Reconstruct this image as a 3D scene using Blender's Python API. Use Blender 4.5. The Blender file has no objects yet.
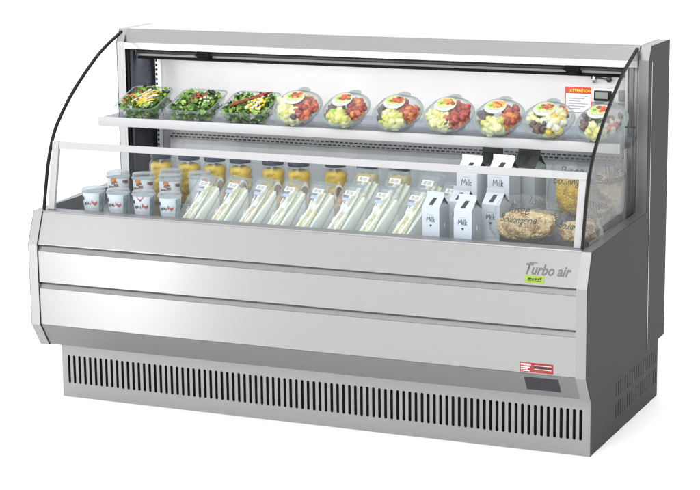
import bpy, bmesh, math, random
from mathutils import Vector, Matrix, noise
from mathutils.bvhtree import BVHTree
R = math.radians
sc = bpy.context.scene
col = sc.collection
random.seed(7)
rnd = random.uniform

# ------------------------------------------------------------------ materials
def newmat(name):
    m = bpy.data.materials.new(name); m.use_nodes = True
    m.node_tree.nodes.clear()
    return m, m.node_tree.nodes, m.node_tree.links

def principled(name, color, rough=.5, metal=0., var=0., vscale=20., bump=0., bscale=60., coat=0., sss=0., spec=None):
    m, N, L = newmat(name)
    out = N.new('ShaderNodeOutputMaterial'); b = N.new('ShaderNodeBsdfPrincipled')
    L.new(b.outputs[0], out.inputs[0])
    b.inputs['Base Color'].default_value = (*color, 1); b.inputs['Roughness'].default_value = rough
    b.inputs['Metallic'].default_value = metal; b.inputs['Coat Weight'].default_value = coat
    if spec is not None: b.inputs['Specular IOR Level'].default_value = spec
    if sss: b.inputs['Subsurface Weight'].default_value = sss; b.inputs['Subsurface Scale'].default_value = .01
    tc = N.new('ShaderNodeTexCoord')
    if var:
        n = N.new('ShaderNodeTexNoise'); n.inputs['Scale'].default_value = vscale; n.inputs['Detail'].default_value = 4
        L.new(tc.outputs['Object'], n.inputs['Vector'])
        cr = N.new('ShaderNodeValToRGB')
        cr.color_ramp.elements[0].position = .3; cr.color_ramp.elements[1].position = .7
        cr.color_ramp.elements[0].color = (*[c * (1 - var) for c in color], 1)
        cr.color_ramp.elements[1].color = (*[min(1, c * (1 + var)) for c in color], 1)
        L.new(n.outputs[0], cr.inputs[0]); L.new(cr.outputs[0], b.inputs['Base Color'])
    if bump:
        n2 = N.new('ShaderNodeTexNoise'); n2.inputs['Scale'].default_value = bscale; n2.inputs['Detail'].default_value = 3
        L.new(tc.outputs['Object'], n2.inputs['Vector'])
        bp = N.new('ShaderNodeBump'); bp.inputs['Strength'].default_value = bump; bp.inputs['Distance'].default_value = .003
        L.new(n2.outputs[0], bp.inputs['Height']); L.new(bp.outputs[0], b.inputs['Normal'])
    return m

def steel(name, color, rough=.3, aniso=.7, metal=1.):
    """brushed sheet steel, the brushing runs along the world X direction (UV u)"""
    m, N, L = newmat(name)
    out = N.new('ShaderNodeOutputMaterial'); b = N.new('ShaderNodeBsdfPrincipled')
    L.new(b.outputs[0], out.inputs[0])
    b.inputs['Metallic'].default_value = metal
    b.inputs['Anisotropic'].default_value = aniso; b.inputs['Anisotropic Rotation'].default_value = .25
    tg = N.new('ShaderNodeTangent'); tg.direction_type = 'UV_MAP'; L.new(tg.outputs[0], b.inputs['Tangent'])
    uv = N.new('ShaderNodeUVMap')
    mp = N.new('ShaderNodeMapping'); mp.inputs['Scale'].default_value = (3, 420, 1)
    n = N.new('ShaderNodeTexNoise'); n.inputs['Scale'].default_value = 1; n.inputs['Detail'].default_value = 3
    L.new(uv.outputs[0], mp.inputs[0]); L.new(mp.outputs[0], n.inputs['Vector'])
    cr = N.new('ShaderNodeMapRange'); cr.inputs['From Min'].default_value = .3; cr.inputs['From Max'].default_value = .7
    cr.inputs['To Min'].default_value = .985; cr.inputs['To Max'].default_value = 1.015
    L.new(n.outputs[0], cr.inputs[0])
    mx = N.new('ShaderNodeVectorMath'); mx.operation = 'SCALE'; mx.inputs[0].default_value = color
    L.new(cr.outputs[0], mx.inputs['Scale']); L.new(mx.outputs[0], b.inputs['Base Color'])
    # fingerprints / wipe marks in the roughness
    n3 = N.new('ShaderNodeTexNoise'); n3.inputs['Scale'].default_value = 2.2; n3.inputs['Detail'].default_value = 2
    L.new(uv.outputs[0], n3.inputs['Vector'])
    r2 = N.new('ShaderNodeMapRange'); r2.inputs['To Min'].default_value = rough * .97; r2.inputs['To Max'].default_value = rough * 1.03
    L.new(n3.outputs[0], r2.inputs[0]); L.new(r2.outputs[0], b.inputs['Roughness'])
    return m

def clear(name, tint=(1, 1, 1), refl=1., rough=.03, haze=0., hazecol=(.82, .85, .84), bump=0., bscale=40):
    """thin clear sheet: transparent, Fresnel reflection, a little milky scatter"""
    m, N, L = newmat(name)
    out = N.new('ShaderNodeOutputMaterial')
    t = N.new('ShaderNodeBsdfTransparent'); t.inputs[0].default_value = (*tint, 1)
    g = N.new('ShaderNodeBsdfGlossy'); g.inputs['Roughness'].default_value = rough; g.inputs['Color'].default_value = (refl, refl, refl, 1)
    lwf = N.new('ShaderNodeLayerWeight'); lwf.inputs['Blend'].default_value = .5
    pw = N.new('ShaderNodeMath'); pw.operation = 'POWER'; pw.inputs[1].default_value = 5; L.new(lwf.outputs['Facing'], pw.inputs[0])
    fr = N.new('ShaderNodeMath'); fr.operation = 'MULTIPLY_ADD'; fr.inputs[1].default_value = .9; fr.inputs[2].default_value = .018; L.new(pw.outputs[0], fr.inputs[0])
    mx = N.new('ShaderNodeMixShader')
    L.new(fr.outputs[0], mx.inputs[0]); L.new(t.outputs[0], mx.inputs[1]); L.new(g.outputs[0], mx.inputs[2])
    last = mx
    if haze:
        d = N.new('ShaderNodeBsdfDiffuse'); d.inputs[0].default_value = (*hazecol, 1)
        lw = N.new('ShaderNodeLayerWeight'); lw.inputs['Blend'].default_value = .35
        mr = N.new('ShaderNodeMapRange'); mr.inputs['To Min'].default_value = haze * .35; mr.inputs['To Max'].default_value = min(1, haze * 2.2)
        L.new(lw.outputs['Facing'], mr.inputs[0])
        m2 = N.new('ShaderNodeMixShader'); L.new(mr.outputs[0], m2.inputs[0]); L.new(mx.outputs[0], m2.inputs[1]); L.new(d.outputs[0], m2.inputs[2])
        last = m2
    if bump:
        tc = N.new('ShaderNodeTexCoord'); n2 = N.new('ShaderNodeTexNoise'); n2.inputs['Scale'].default_value = bscale
        n2.inputs['Detail'].default_value = 3
        L.new(tc.outputs['Object'], n2.inputs['Vector'])
        bp = N.new('ShaderNodeBump'); bp.inputs['Strength'].default_value = bump; bp.inputs['Distance'].default_value = .01
        L.new(n2.outputs[0], bp.inputs['Height']); L.new(bp.outputs[0], g.inputs['Normal']); L.new(bp.outputs[0], lwf.inputs['Normal'])
    L.new(last.outputs[0], out.inputs[0])
    return m

M = dict(
    steel=steel('brushed steel', (.335, .335, .337), .27, .88),
    steel_lip=steel('bright steel lip', (.56, .56, .565), .4, .6),
    steel_grille=steel('grille steel', (.30, .30, .303), .5, .3),
    groove=steel('polished groove steel', (.24, .24, .237), .2, .5),
    rail=steel('satin aluminium rail', (.34, .34, .35), .45, .3),
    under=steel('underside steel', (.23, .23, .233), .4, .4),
    canopy=steel('canopy steel', (.295, .295, .295), .3, .8),
    dark_reflection=principled('column steel with painted dark reflection', (.016, .018, .026), .3, var=.5, vscale=9),  # mirror-like steel; the dark reflection in it is painted as colour
    lampgrey=principled('lamp housing grey', (.42, .42, .42), .4),
    lidpaper=principled('lid label paper', (.46, .48, .46), .5),
    picture=principled('pale fruit picture', (.46, .50, .20), .5, var=.4, vscale=200),
    railwhite=principled('guard rail aluminium', (.38, .38, .39), .4),
    steel_dimmed=steel('brushed steel with dimmer reflection painted in', (.31, .31, .305), .35, .7),  # same steel as the left end, its duller reflection put into the colour
    hamalt=principled('egg filling', (.72, .50, .12), .5, var=.3, vscale=150),
    hampink=principled('ham filling', (.66, .52, .36), .5, var=.3, vscale=150),
    tomfill=principled('tomato and leaf filling', (.52, .46, .24), .5, var=.4, vscale=120),
    white=principled('white enamel', (.50, .50, .51), .4),
    wall=principled('white interior liner', (.42, .412, .415), .35),
    liner_low=principled('lower liner', (.80, .81, .82), .35),
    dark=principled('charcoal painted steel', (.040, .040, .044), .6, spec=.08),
    dark2=principled('charcoal base steel', (.044, .044, .049), .6, spec=.08),
    black=principled('black gasket', (.008, .008, .009), .55, spec=.15),
    void=principled('black interior', (.006, .006, .006), .8),
    chrome=principled('chrome', (.6, .6, .6), .12, 1.),
    tubemetal=principled('lamp tube grey', (.10, .10, .10), .45, .6),
    shelf=clear('smoked glass shelf', (.74, .76, .79), .7, .06, haze=.2, hazecol=(.20, .22, .26)),
    deck=principled('deck steel', (.16, .165, .175), .35, .5),
    glass=clear('clear glass', (.93, .95, .97), .8, .01),
    sideglass=clear('side glass', (.85, .86, .865), .5, .01),
    sideglass_left=clear('left side glass', (.97, .97, .975), .35, .01),
    plastic=clear('clear plastic', (.87, .90, .89), .9, .06, haze=.07, hazecol=(.6,.65,.64)),  # haze colour greyed to carry the shade inside the bowls
    plastic_rim=clear('clear plastic rim', (.70, .75, .74), 1., .08, haze=.28, hazecol=(.46, .52, .51)),
    packshell=clear('sandwich pack film', (.96, .97, .97), 1., .10, haze=.12, hazecol=(.90, .91, .91), bump=.8, bscale=60),
    bag=clear('crinkled bag film', (.96, .97, .97), 1., .12, haze=.03, hazecol=(.75, .78, .78), bump=1., bscale=26),
    bagr=clear('crinkled bag film of the side bags', (.97, .97, .97), 1., .12, haze=.015, hazecol=(.68, .71, .72), bump=.6, bscale=22),
    ink=principled('black ink', (.015, .015, .02), .5),
    redink=principled('red ink', (.45, .03, .02), .5),
    logo=principled('grey logo metal', (.11, .11, .11), .4, .3),
    lime=principled('lime sticker', (.22, .35, .01), .5),
    red=principled('red sticker', (.30, .006, .015), .5),
    redhead=principled('orange red header', (.42, .04, .025), .5),
    paper=principled('white paper', (.78, .78, .76), .6),
    greyline=principled('grey print', (.25, .25, .28), .6),
    lcd=principled('grey display', (.16, .17, .16), .2),
    carton=principled('white milk carton', (.62, .64, .66), .4),
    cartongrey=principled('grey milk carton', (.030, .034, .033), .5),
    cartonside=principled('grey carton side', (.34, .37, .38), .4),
    melon=principled('melon flesh', (.62, .60, .14), .25, var=.25, vscale=60, bump=.3, bscale=120, coat=.4),
    melonpale=principled('pale melon flesh', (.74, .72, .38), .25, var=.2, vscale=50, bump=.3, coat=.4),
    berry=principled('strawberry', (.36, .028, .012), .25, var=.6, vscale=70, bump=.5, bscale=300, coat=.5),
    berryin=principled('cut strawberry', (.62, .15, .07), .3, var=.4, vscale=90, coat=.4),
    grape=principled('dark grape', (.055, .025, .04), .2, var=.5, vscale=50, coat=.5),
    orange=principled('orange piece', (.75, .22, .02), .3, var=.4, vscale=60, coat=.4),
    kiwi=principled('kiwi green', (.30, .48, .06), .3, var=.4, vscale=90, coat=.4),
    meat=principled('brown nut pieces', (.16, .07, .035), .4, var=.5, vscale=70),
    leaf=principled('lettuce', (.10, .24, .035), .4, var=.6, vscale=90),
    leaf2=principled('light lettuce', (.26, .42, .08), .4, var=.5, vscale=90),
    leafd=principled('dark lettuce', (.025, .075, .018), .4, var=.4, vscale=90),
    tomato=principled('tomato', (.42, .035, .015), .25, var=.5, vscale=60, coat=.4),
    bacon=principled('brown strips', (.26, .05, .02), .35, var=.5, vscale=80),
    corn=principled('yellow pepper', (.78, .55, .04), .3, var=.2, vscale=80, coat=.3),
    mush=principled('pale slices', (.70, .68, .58), .5, var=.2, vscale=90),
    olive=principled('black olive', (.02, .012, .012), .25, coat=.5),
    peach=principled('peach halves in syrup', (.70, .43, .018), .28, var=.35, vscale=28, bump=.4, bscale=60, coat=.3),
    navy=principled('navy lid', (.012, .018, .045), .35),
    jarglass=clear('jar glass', (.90, .95, .93), 1., .02, haze=.05),
    breadw=principled('white bread', (.93, .92, .83), .8, var=.04, vscale=120, bump=.3, bscale=300),
    crust=principled('bread crust', (.55, .42, .22), .7, var=.3, vscale=80),
    lettucefill=principled('salad filling', (.55, .58, .36), .5, var=.4, vscale=150),
    hamfill=principled('cheese filling', (.66, .60, .30), .5, var=.3, vscale=150),
    blueprint=principled('pale blue print', (.42, .48, .58), .5),
    cup=principled('cup paper', (.76, .79, .79), .4),
    cuplid=clear('cup lid', (.80, .82, .82), 1., .1, haze=.30, hazecol=(.58, .61, .62)),
    cupgreen=principled('green cup print', (.42, .50, .27), .5),
    cupgrey=principled('cup contents', (.23, .30, .31), .5, var=.4, vscale=60),
    cuporange=principled('orange cup print', (.72, .22, .08), .5),
    cupbrown=principled('brown cup print', (.23, .12, .07), .5, var=.6, vscale=120),
    cupblue=principled('blue cup print', (.10, .17, .30), .5, var=.6, vscale=120),
)

# noisy two-colour print used for the brown fruit pictures on the cups and lids
def loaf_mat(name, base, seed, brown):
    m, N, L = newmat(name)
    out = N.new('ShaderNodeOutputMaterial'); b = N.new('ShaderNodeBsdfPrincipled'); L.new(b.outputs[0], out.inputs[0])
    b.inputs['Roughness'].default_value = .75
    tc = N.new('ShaderNodeTexCoord')
    n1 = N.new('ShaderNodeTexNoise'); n1.inputs['Scale'].default_value = 26; n1.inputs['Detail'].default_value = 5
    L.new(tc.outputs['Object'], n1.inputs['Vector'])
    cr = N.new('ShaderNodeValToRGB'); e = cr.color_ramp.elements
    e[0].position = .40; e[0].color = (*brown, 1); e[1].position = .52; e[1].color = (*base, 1)
    L.new(n1.outputs[0], cr.inputs[0])
    v = N.new('ShaderNodeTexVoronoi'); v.inputs['Scale'].default_value = 140
    L.new(tc.outputs['Object'], v.inputs['Vector'])
    sp = N.new('ShaderNodeMapRange'); sp.inputs['From Min'].default_value = .20; sp.inputs['From Max'].default_value = .34
    L.new(v.outputs['Distance'], sp.inputs[0])
    mx = N.new('ShaderNodeMix'); mx.data_type = 'RGBA'; mx.inputs[6].default_value = (*seed, 1)
    L.new(sp.outputs[0], mx.inputs[0]); L.new(cr.outputs[0], mx.inputs[7]); L.new(mx.outputs[2], b.inputs['Base Color'])
    bp = N.new('ShaderNodeBump'); bp.inputs['Strength'].default_value = .8; bp.inputs['Distance'].default_value = .004
    L.new(v.outputs['Distance'], bp.inputs['Height']); L.new(bp.outputs[0], b.inputs['Normal'])
    return m
M['loaf'] = loaf_mat('floured seeded loaf', (.68, .50, .24), (.94, .88, .72), (.40, .18, .045))
M['loafy'] = loaf_mat('golden loaf', (.74, .50, .08), (.82, .66, .22), (.46, .26, .05))
M['loafg'] = loaf_mat('floured wholemeal loaf', (.44, .36, .25), (.72, .69, .60), (.16, .10, .06))

# ------------------------------------------------------------------ mesh helpers
class MB:
    def __init__(s): s.bm = bmesh.new(); s.mats = []
    def mi(s, m):
        if m is None: return 0
        if m not in s.mats: s.mats.append(m)
        return s.mats.index(m)
    def face(s, pts, m=None, smooth=False):
        f = s.bm.faces.new([s.bm.verts.new(p) for p in pts]); f.material_index = s.mi(m); f.smooth = smooth; return f
    def grid(s, rows, m=None, smooth=True, closed=False, cap0=False, cap1=False):
        vs = [[s.bm.verts.new(p) for p in r] for r in rows]; n = len(vs[0]); k = s.mi(m)
        for a, b in zip(vs, vs[1:]):
            for i in range(n if closed else n - 1):
                j = (i + 1) % n
                f = s.bm.faces.new((a[i], a[j], b[j], b[i])); f.smooth = smooth; f.material_index = k
        if cap0: f = s.bm.faces.new(vs[0][::-1]); f.material_index = k
        if cap1: f = s.bm.faces.new(vs[-1]); f.material_index = k
        return vs
    def box(s, x0, x1, y0, y1, z0, z1, m=None, bevel=0, mtx=None, seg=2):
        t = bmesh.new(); bmesh.ops.create_cube(t, size=1)
        for v in t.verts: v.co = Vector(((x0 + x1) / 2 + v.co.x * (x1 - x0), (y0 + y1) / 2 + v.co.y * (y1 - y0), (z0 + z1) / 2 + v.co.z * (z1 - z0)))
        if bevel: bmesh.ops.bevel(t, geom=t.edges[:], offset=bevel, segments=seg, affect='EDGES', profile=.5)
        if mtx: t.transform(mtx)
        s.merge(t, m, bevel > 0)
    def merge(s, t, m=None, smooth=False):
        k = s.mi(m); mp = {v: s.bm.verts.new(v.co) for v in t.verts}
        for f in t.faces:
            g = s.bm.faces.new([mp[v] for v in f.verts]); g.material_index = k; g.smooth = smooth
        t.free()
    def prism(s, poly, x0, x1, m=None, caps=True):
        """poly of (y, z) extruded along x"""
        a = [s.bm.verts.new((x0, y, z)) for y, z in poly]; b = [s.bm.verts.new((x1, y, z)) for y, z in poly]; n = len(poly); k = s.mi(m)
        for i in range(n):
            j = (i + 1) % n
            s.bm.faces.new((a[i], a[j], b[j], b[i])).material_index = k
        if caps:
            s.bm.faces.new(a[::-1]).material_index = k; s.bm.faces.new(b).material_index = k
    def lathe(s, prof, m=None, n=32, mtx=None, cap0=False, cap1=False):
        rows = []
        for r, z in prof:
            rows.append([Vector((r * math.cos(2 * math.pi * i / n), r * math.sin(2 * math.pi * i / n), z)) for i in range(n)])
        if mtx: rows = [[mtx @ p for p in r] for r in rows]
        s.grid(rows, m, True, True, cap0, cap1)
    def tube(s, pts, r, m=None, n=8, cap=True):
        pts = [Vector(p) for p in pts]; rows = []
        for i, p in enumerate(pts):
            d = (pts[min(i + 1, len(pts) - 1)] - pts[max(i - 1, 0)]).normalized()
            a = d.orthogonal().normalized() if i == 0 else (pa - d * pa.dot(d)).normalized()
            pa = a; b = d.cross(a)
            rows.append([p + r * (a * math.cos(2 * math.pi * k / n) + b * math.sin(2 * math.pi * k / n)) for k in range(n)])
        s.grid(rows, m, True, True, cap, cap)
    def blob(s, c, rad, m=None, amp=.15, sub=2, freq=2., mtx=None, seed=0):
        t = bmesh.new(); bmesh.ops.create_icosphere(t, subdivisions=sub, radius=1)
        for v in t.verts:
            d = v.co.copy(); k = 1 + amp * noise.noise(d * freq + Vector((seed * 3.1, seed * 1.7, 0)))
            v.co = Vector((d.x * rad[0] * k, d.y * rad[1] * k, d.z * rad[2] * k))
        t.transform((mtx or Matrix()) if c is None else Matrix.Translation(c) @ (mtx or Matrix()))
        s.merge(t, m, True)
    def build(s, name, mat=None, parent=None, loc=None, rot=None, normals=True):
        if normals: bmesh.ops.recalc_face_normals(s.bm, faces=s.bm.faces[:])
        me = bpy.data.meshes.new(name); s.bm.to_mesh(me); s.bm.free()
        for m in (s.mats or ([mat] if mat else [])): me.materials.append(m)
        uv = me.uv_layers.new(name='UVMap')
        for p in me.polygons:
            n = p.normal
            for li in p.loop_indices:
                c = me.vertices[me.loops[li].vertex_index].co
                if abs(n.x) > .8: uv.data[li].uv = (c.y, c.z)
                else: uv.data[li].uv = (c.x, c.z + c.y)
        o = bpy.data.objects.new(name, me); col.objects.link(o)
        if parent: o.parent = parent
        if loc is not None: o.location = loc
        if rot is not None: o.rotation_euler = rot
        return o

def empty(name, label, cat, group=None, loc=(0, 0, 0), rot=(0, 0, 0)):
    o = bpy.data.objects.new(name, None); col.objects.link(o); o.empty_display_size = .05
    o.location = loc; o.rotation_euler = rot; o['label'] = label; o['category'] = cat
    if group: o['group'] = group
    return o
def copy_tree(o, parent=None):
    c = o.copy(); col.objects.link(c); c.parent = parent
    for ch in list(o.children): copy_tree(ch, c)
    return c
def copy_thing(o, label, loc, rotz=None, scale=None):
    c = copy_tree(o); c['label'] = label; c.location = loc
    if rotz is not None: c.rotation_euler.z = rotz
    if scale: c.scale = scale
    return c

# ---- writing: a small single-stroke hand, and font text, both laid onto a surface by a mapping (u, v) -> point
GL = {
 'M': (.62, [[(0, 0), (.08, .72), (.28, .25), (.48, .74), (.56, 0)]]),
 'i': (.20, [[(.06, .45), (.08, 0)], [(.07, .6), (.09, .63)]]),
 'l': (.20, [[(.06, .78), (.08, .02), (.12, 0)]]),
 'k': (.42, [[(.06, .78), (.07, 0)], [(.34, .46), (.08, .2), (.36, 0)]]),
 'R': (.60, [[(.02, .66), (.25, .74), (.5, .66)], [(.14, .68), (.1, 0)], [(.42, .66), (.38, .3), (.5, 0)]]),
 's': (.42, [[(.34, .42), (.16, .46), (.1, .32), (.3, .18), (.22, .02), (.02, .04)]]),
 'e': (.48, [[(.06, .22), (.36, .28), (.34, .44), (.18, .46), (.06, .28), (.1, .06), (.26, 0), (.46, .1)]]),
 'B': (.62, [[(.1, .8), (.08, .0)], [(.02, .74), (.3, .84), (.42, .68), (.12, .44), (.46, .34), (.42, .08), (.06, 0)]]),
 'o': (.46, [[(.2, .46), (.06, .3), (.08, .06), (.24, 0), (.36, .18), (.32, .4), (.2, .46), (.46, .40)]]),
 'u': (.48, [[(.04, .44), (.06, .1), (.18, 0), (.34, .14), (.36, .44), (.38, .06), (.46, .04)]]),
 'a': (.46, [[(.34, .42), (.14, .44), (.04, .2), (.14, 0), (.3, .12), (.34, .42), (.36, .06), (.46, .04)]]),
 'n': (.48, [[(.04, .44), (.08, 0), (.14, .32), (.28, .46), (.36, .3), (.36, .04), (.46, .06)]]),
 'g': (.48, [[(.34, .42), (.12, .44), (.06, .16), (.2, .06), (.34, .2), (.34, .42), (.34, -.3), (.16, -.42), (.04, -.26), (.46, .1)]]),
 'r': (.40, [[(.04, .44), (.08, 0), (.12, .3), (.26, .46), (.38, .40)]]),
 'h': (.46, [[(.06, .78), (.08, 0), (.14, .3), (.28, .42), (.36, .24), (.38, 0)]]),
 ' ': (.3, []),
}
def smooth2(pts, k=3):
    if len(pts) < 3: return [Vector(p) for p in pts]
    P = [Vector(p) for p in pts]; out = []
    for i in range(len(P) - 1):
        p0, p1, p2, p3 = P[max(i - 1, 0)], P[i], P[i + 1], P[min(i + 2, len(P) - 1)]
        for j in range(k):
            t = j / k
            out.append(.5 * ((2 * p1) + (p2 - p0) * t + (2 * p0 - 5 * p1 + 4 * p2 - p3) * t * t + (3 * p1 - p0 - 3 * p2 + p3) * t ** 3))
    out.append(P[-1]); return out
def strokes(mb, text, u, v, h, w, fmap, mat, slant=.1, tilt=0.):
    x = 0
    for ch in text:
        adv, sts = GL[ch]
        for st in sts:
            P = smooth2(st, 3)
            P = [Vector((u + (x + p.x + slant * p.y) * h, v + p.y * h + (x + p.x) * h * tilt)) for p in P]
            ring = []
            for i, p in enumerate(P):
                d = (P[min(i + 1, len(P) - 1)] - P[max(i - 1, 0)])
                d = d.normalized() if d.length > 1e-9 else Vector((1, 0)); nrm = Vector((-d.y, d.x)) * w / 2
                ring.append((p + nrm, p - nrm))
            for a, b in zip(ring, ring[1:]):
                q4 = [fmap(*a[0]), fmap(*a[1]), fmap(*b[1]), fmap(*b[0])]
                if None in q4: continue
                mb.face(q4, mat)
        x += adv
    return x * h
def textwidth(t, h): return sum(GL[c][0] for c in t) * h
def font_text(body, size, fmap, mat, name, parent, shear=0., bold=0., spacing=1., align='LEFT'):
    cu = bpy.data.curves.new(name, 'FONT'); cu.body = body; cu.size = size; cu.shear = shear; cu.offset = bold
    cu.space_character = spacing; cu.align_x = align; cu.resolution_u = 3
    tmp = bpy.data.objects.new('tmp', cu); col.objects.link(tmp)
    dg = bpy.context.evaluated_depsgraph_get(); dg.update()
    me = bpy.data.meshes.new_from_object(tmp.evaluated_get(dg)); bpy.data.objects.remove(tmp)
    for v in me.vertices: v.co = fmap(v.co.x, v.co.y)
    me.name = name; me.materials.clear(); me.materials.append(mat)
    o = bpy.data.objects.new(name, me); col.objects.link(o); o.parent = parent
    return o

# ------------------------------------------------------------------ the refrigerated display case
W, DB, H = 1.83, .81, 1.135
case = empty('display_case', 'long stainless steel refrigerated counter with curved side glass and charcoal side, full of packed food', 'display fridge')
ENDP = [(.0485, .181), (0, .258), (0, .517), (.040, .6155), (.5875, .633), (.5875, 1.094), (.611, 1.135), (.81, 1.135), (.81, .203)]
for x0, x1, s in ((0, .030, -1), (W - .033, W - .0025, 1)):
    e = MB(); e.prism(ENDP, x0, x1, M['steel' if s < 0 else 'steel_dimmed']); ep = e.build('end_panel', None, case)
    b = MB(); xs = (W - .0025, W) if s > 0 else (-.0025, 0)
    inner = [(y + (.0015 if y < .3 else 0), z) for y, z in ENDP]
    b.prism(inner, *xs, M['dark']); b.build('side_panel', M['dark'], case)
    g = MB(); xs = (W + .0002, W + .0018) if s > 0 else (-.0043, -.0027)
    g.box(*xs, .609, .6125, .198, 1.088, M['chrome']); g.build('seam_strip', M['chrome'], case)
    # column behind the glass
    c = MB()
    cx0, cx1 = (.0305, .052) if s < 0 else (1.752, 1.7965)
    c.box(cx0, cx1, .60, .758, .59, 1.10, M['dark_reflection'] if s < 0 else M['steel'], .002)
    c.box(cx0 + .002, cx0 + .009, .594, .6, .59, 1.07, M['black'] if s < 0 else M['liner_low'])
    if s > 0: c.box(cx0 + .018, cx0 + .028, .592, .6, .59, 1.07, M['groove'], .001)
    c.build('column', M['steel'], case)
# bright upstand with slots for the shelf brackets on the left column
pst = MB()
pst.box(.060, .070, .735, .757, .60, 1.05, M['liner_low'])
for k in range(26): pst.box(.062, .068, .7335, .7349, .63 + k * .016, .638 + k * .016, M['black'])
pst.build('shelf_upright', M['groove'], case)
psr = MB(); psr.box(1.728, 1.740, .735, .757, .60, 1.05, M['steel'])
for k in range(26): psr.box(1.731, 1.737, .7335, .7349, .63 + k * .016, .638 + k * .016, M['black'])
psr.build('shelf_upright', M['steel'], case)

# front skin: three steel panels with polished returns between them, and the sloping underside
X0, X1 = .0315, W - .0345
def front(poly, name, mat, x0=X0, x1=X1):
    m = MB(); m.prism(poly, x0, x1, mat); return m.build(name, mat, case)
front([(.043, .6125), (.006, .519), (.006, .5165), (.03, .5165), (.06, .60)], 'front_panel', M['steel'])
front([(.016, .5140), (.0055, .4955), (.03, .4955), (.03, .5140)], 'panel_return', M['groove'])
front([(.0045, .4950), (.0045, .3965), (.03, .3965), (.03, .4950)], 'front_panel', M['steel'])
front([(.016, .3945), (.0055, .3765), (.03, .3765), (.03, .3945)], 'panel_return', M['groove'])
front([(.0045, .3760), (.0045, .2595), (.03, .2595), (.03, .3760)], 'front_panel', M['steel'])
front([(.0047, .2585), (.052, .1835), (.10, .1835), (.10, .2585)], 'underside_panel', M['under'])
core = MB(); core.box(X0, X1, .062, .80, .200, .583, M['void']); core.build('core', M['void'], case)
# front rail under the guard glass, deck
front([(.0435, .6130), (.0605, .6000), (.110, .6000), (.110, .5895), (.085, .6170), (.050, .6175)][0:2] + [(.105, .590), (.112, .600), (.095, .6165), (.0455, .6165)], 'front_rail', M['rail'])
dk = MB(); dk.box(X0, X1, .112, .757, .5845, .5885, M['deck']); dk.build('deck', M['deck'], case)
for a, b in ((.0305, .034), (1.793, 1.7962)):
    sw = MB(); sw.box(a, b, .115, .75, .589, .628, M['deck']); sw.build('deck_side', M['deck'], case)

# base with ventilation slots (real openings)
GX0, GX1, GY = .043, 1.812, .0993
gr = MB(); NS = 88; xa, xb = .0585, 1.793; pitch = (xb - xa) / NS; r = pitch * .235; za, zb = .046, .139; zt = .1825
k = gr.mi(M['steel_grille'])
for i in range(NS):
    c0 = xa + i * pitch; c1 = c0 + pitch; cx = (c0 + c1) / 2
    ring = []; outer = []
    for j in range(7):
        a = math.pi * j / 6; ring.append((cx + r * math.cos(a), zb - r + r * math.sin(a)))
    for j in range(7):
        a = math.pi + math.pi * j / 6; ring.append((cx + r * math.cos(a), za + r + r * math.sin(a)))
    def out_pt(p):
        j = ring.index(p)
        if j < 7: return (c1 + (c0 - c1) * j / 6, zb + .004) if 0 < j < 6 else ((c1 if j == 0 else c0), zb + .004)
        j -= 7; return (c0 + (c1 - c0) * j / 6, za - .004)
    ov = [gr.bm.verts.new((p[0], GY, p[1])) for p in [out_pt(q) for q in ring]]
    iv = [gr.bm.verts.new((p[0], GY, p[1])) for p in ring]
    bv = [gr.bm.verts.new((p[0], GY + .006, p[1])) for p in ring]
    n = len(ring)
    for j in range(n):
        q = (j + 1) % n
        gr.bm.faces.new((ov[j], ov[q], iv[q], iv[j])); gr.bm.faces.new((iv[j], iv[q], bv[q], bv[j]))
for (a, b, c, d) in ((GX0, xa, 0, zt), (xb, GX1, 0, zt), (xa, xb, 0, za - .004), (xa, xb, zb + .004, zt)):
    gr.face([(a, GY, c), (b, GY, c), (b, GY, d), (a, GY, d)], M['steel_grille'])
bmesh.ops.remove_doubles(gr.bm, verts=gr.bm.verts[:], dist=1e-5)
gr.build('base_grille', M['steel_grille'], case)
lv = MB()
for i in range(NS + 1):
    c0 = xa + i * pitch
    lv.box(c0 - .0012, c0 + .0012, GY + .012, GY + .016, .03, .15, M['steel_grille'])
lv.box(GX0 + .002, GX1 - .002, GY + .04, GY + .044, .005, .178, M['void']); lv.build('grille_backing', M['void'], case)
bs = MB()
def slotted(x, y0, y1, z0, z1, ny, rows, m, mi):
    """panel in the plane x with rectangular slots; rows = [(za, zb)]"""
    p = (y1 - y0)
    ys = [y0, .340] + [.340 + i * (.795 - .340) / ny for i in range(1, ny + 1)] + [y1]
    zs = [z0]
    for a, b in rows: zs += [a, b]
    zs.append(z1)
    for iy in range(len(ys) - 1):
        for iz in range(len(zs) - 1):
            slot = (iz % 2 == 1) and 0 < iy < len(ys) - 2
            a, b, c, d = ys[iy], ys[iy + 1], zs[iz], zs[iz + 1]
            if not slot: m.face([(x, a, c), (x, b, c), (x, b, d), (x, a, d)], mi)
            else:
                w = (b - a) * .40
                for (u0, u1) in ((a, a + w), (b - w, b)): m.face([(x, u0, c), (x, u1, c), (x, u1, d), (x, u0, d)], mi)
for x in (GX1, GX0):
    slotted(x, GY, DB - .004, 0, .1985, 19, [(.048, .094), (.112, .158)], bs, M['dark2'])
bs.face([(GX0, DB - .004, 0), (GX1, DB - .004, 0), (GX1, DB - .004, .1985), (GX0, DB - .004, .1985)], M['dark2'])
bs.box(GX1 - .02, GX1 - .016, GY + .05, DB - .01, .005, .18, M['void']); bs.box(GX0 + .016, GX0 + .02, GY + .05, DB - .01, .005, .18, M['void'])
bs.build('base', M['dark2'], case)

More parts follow.
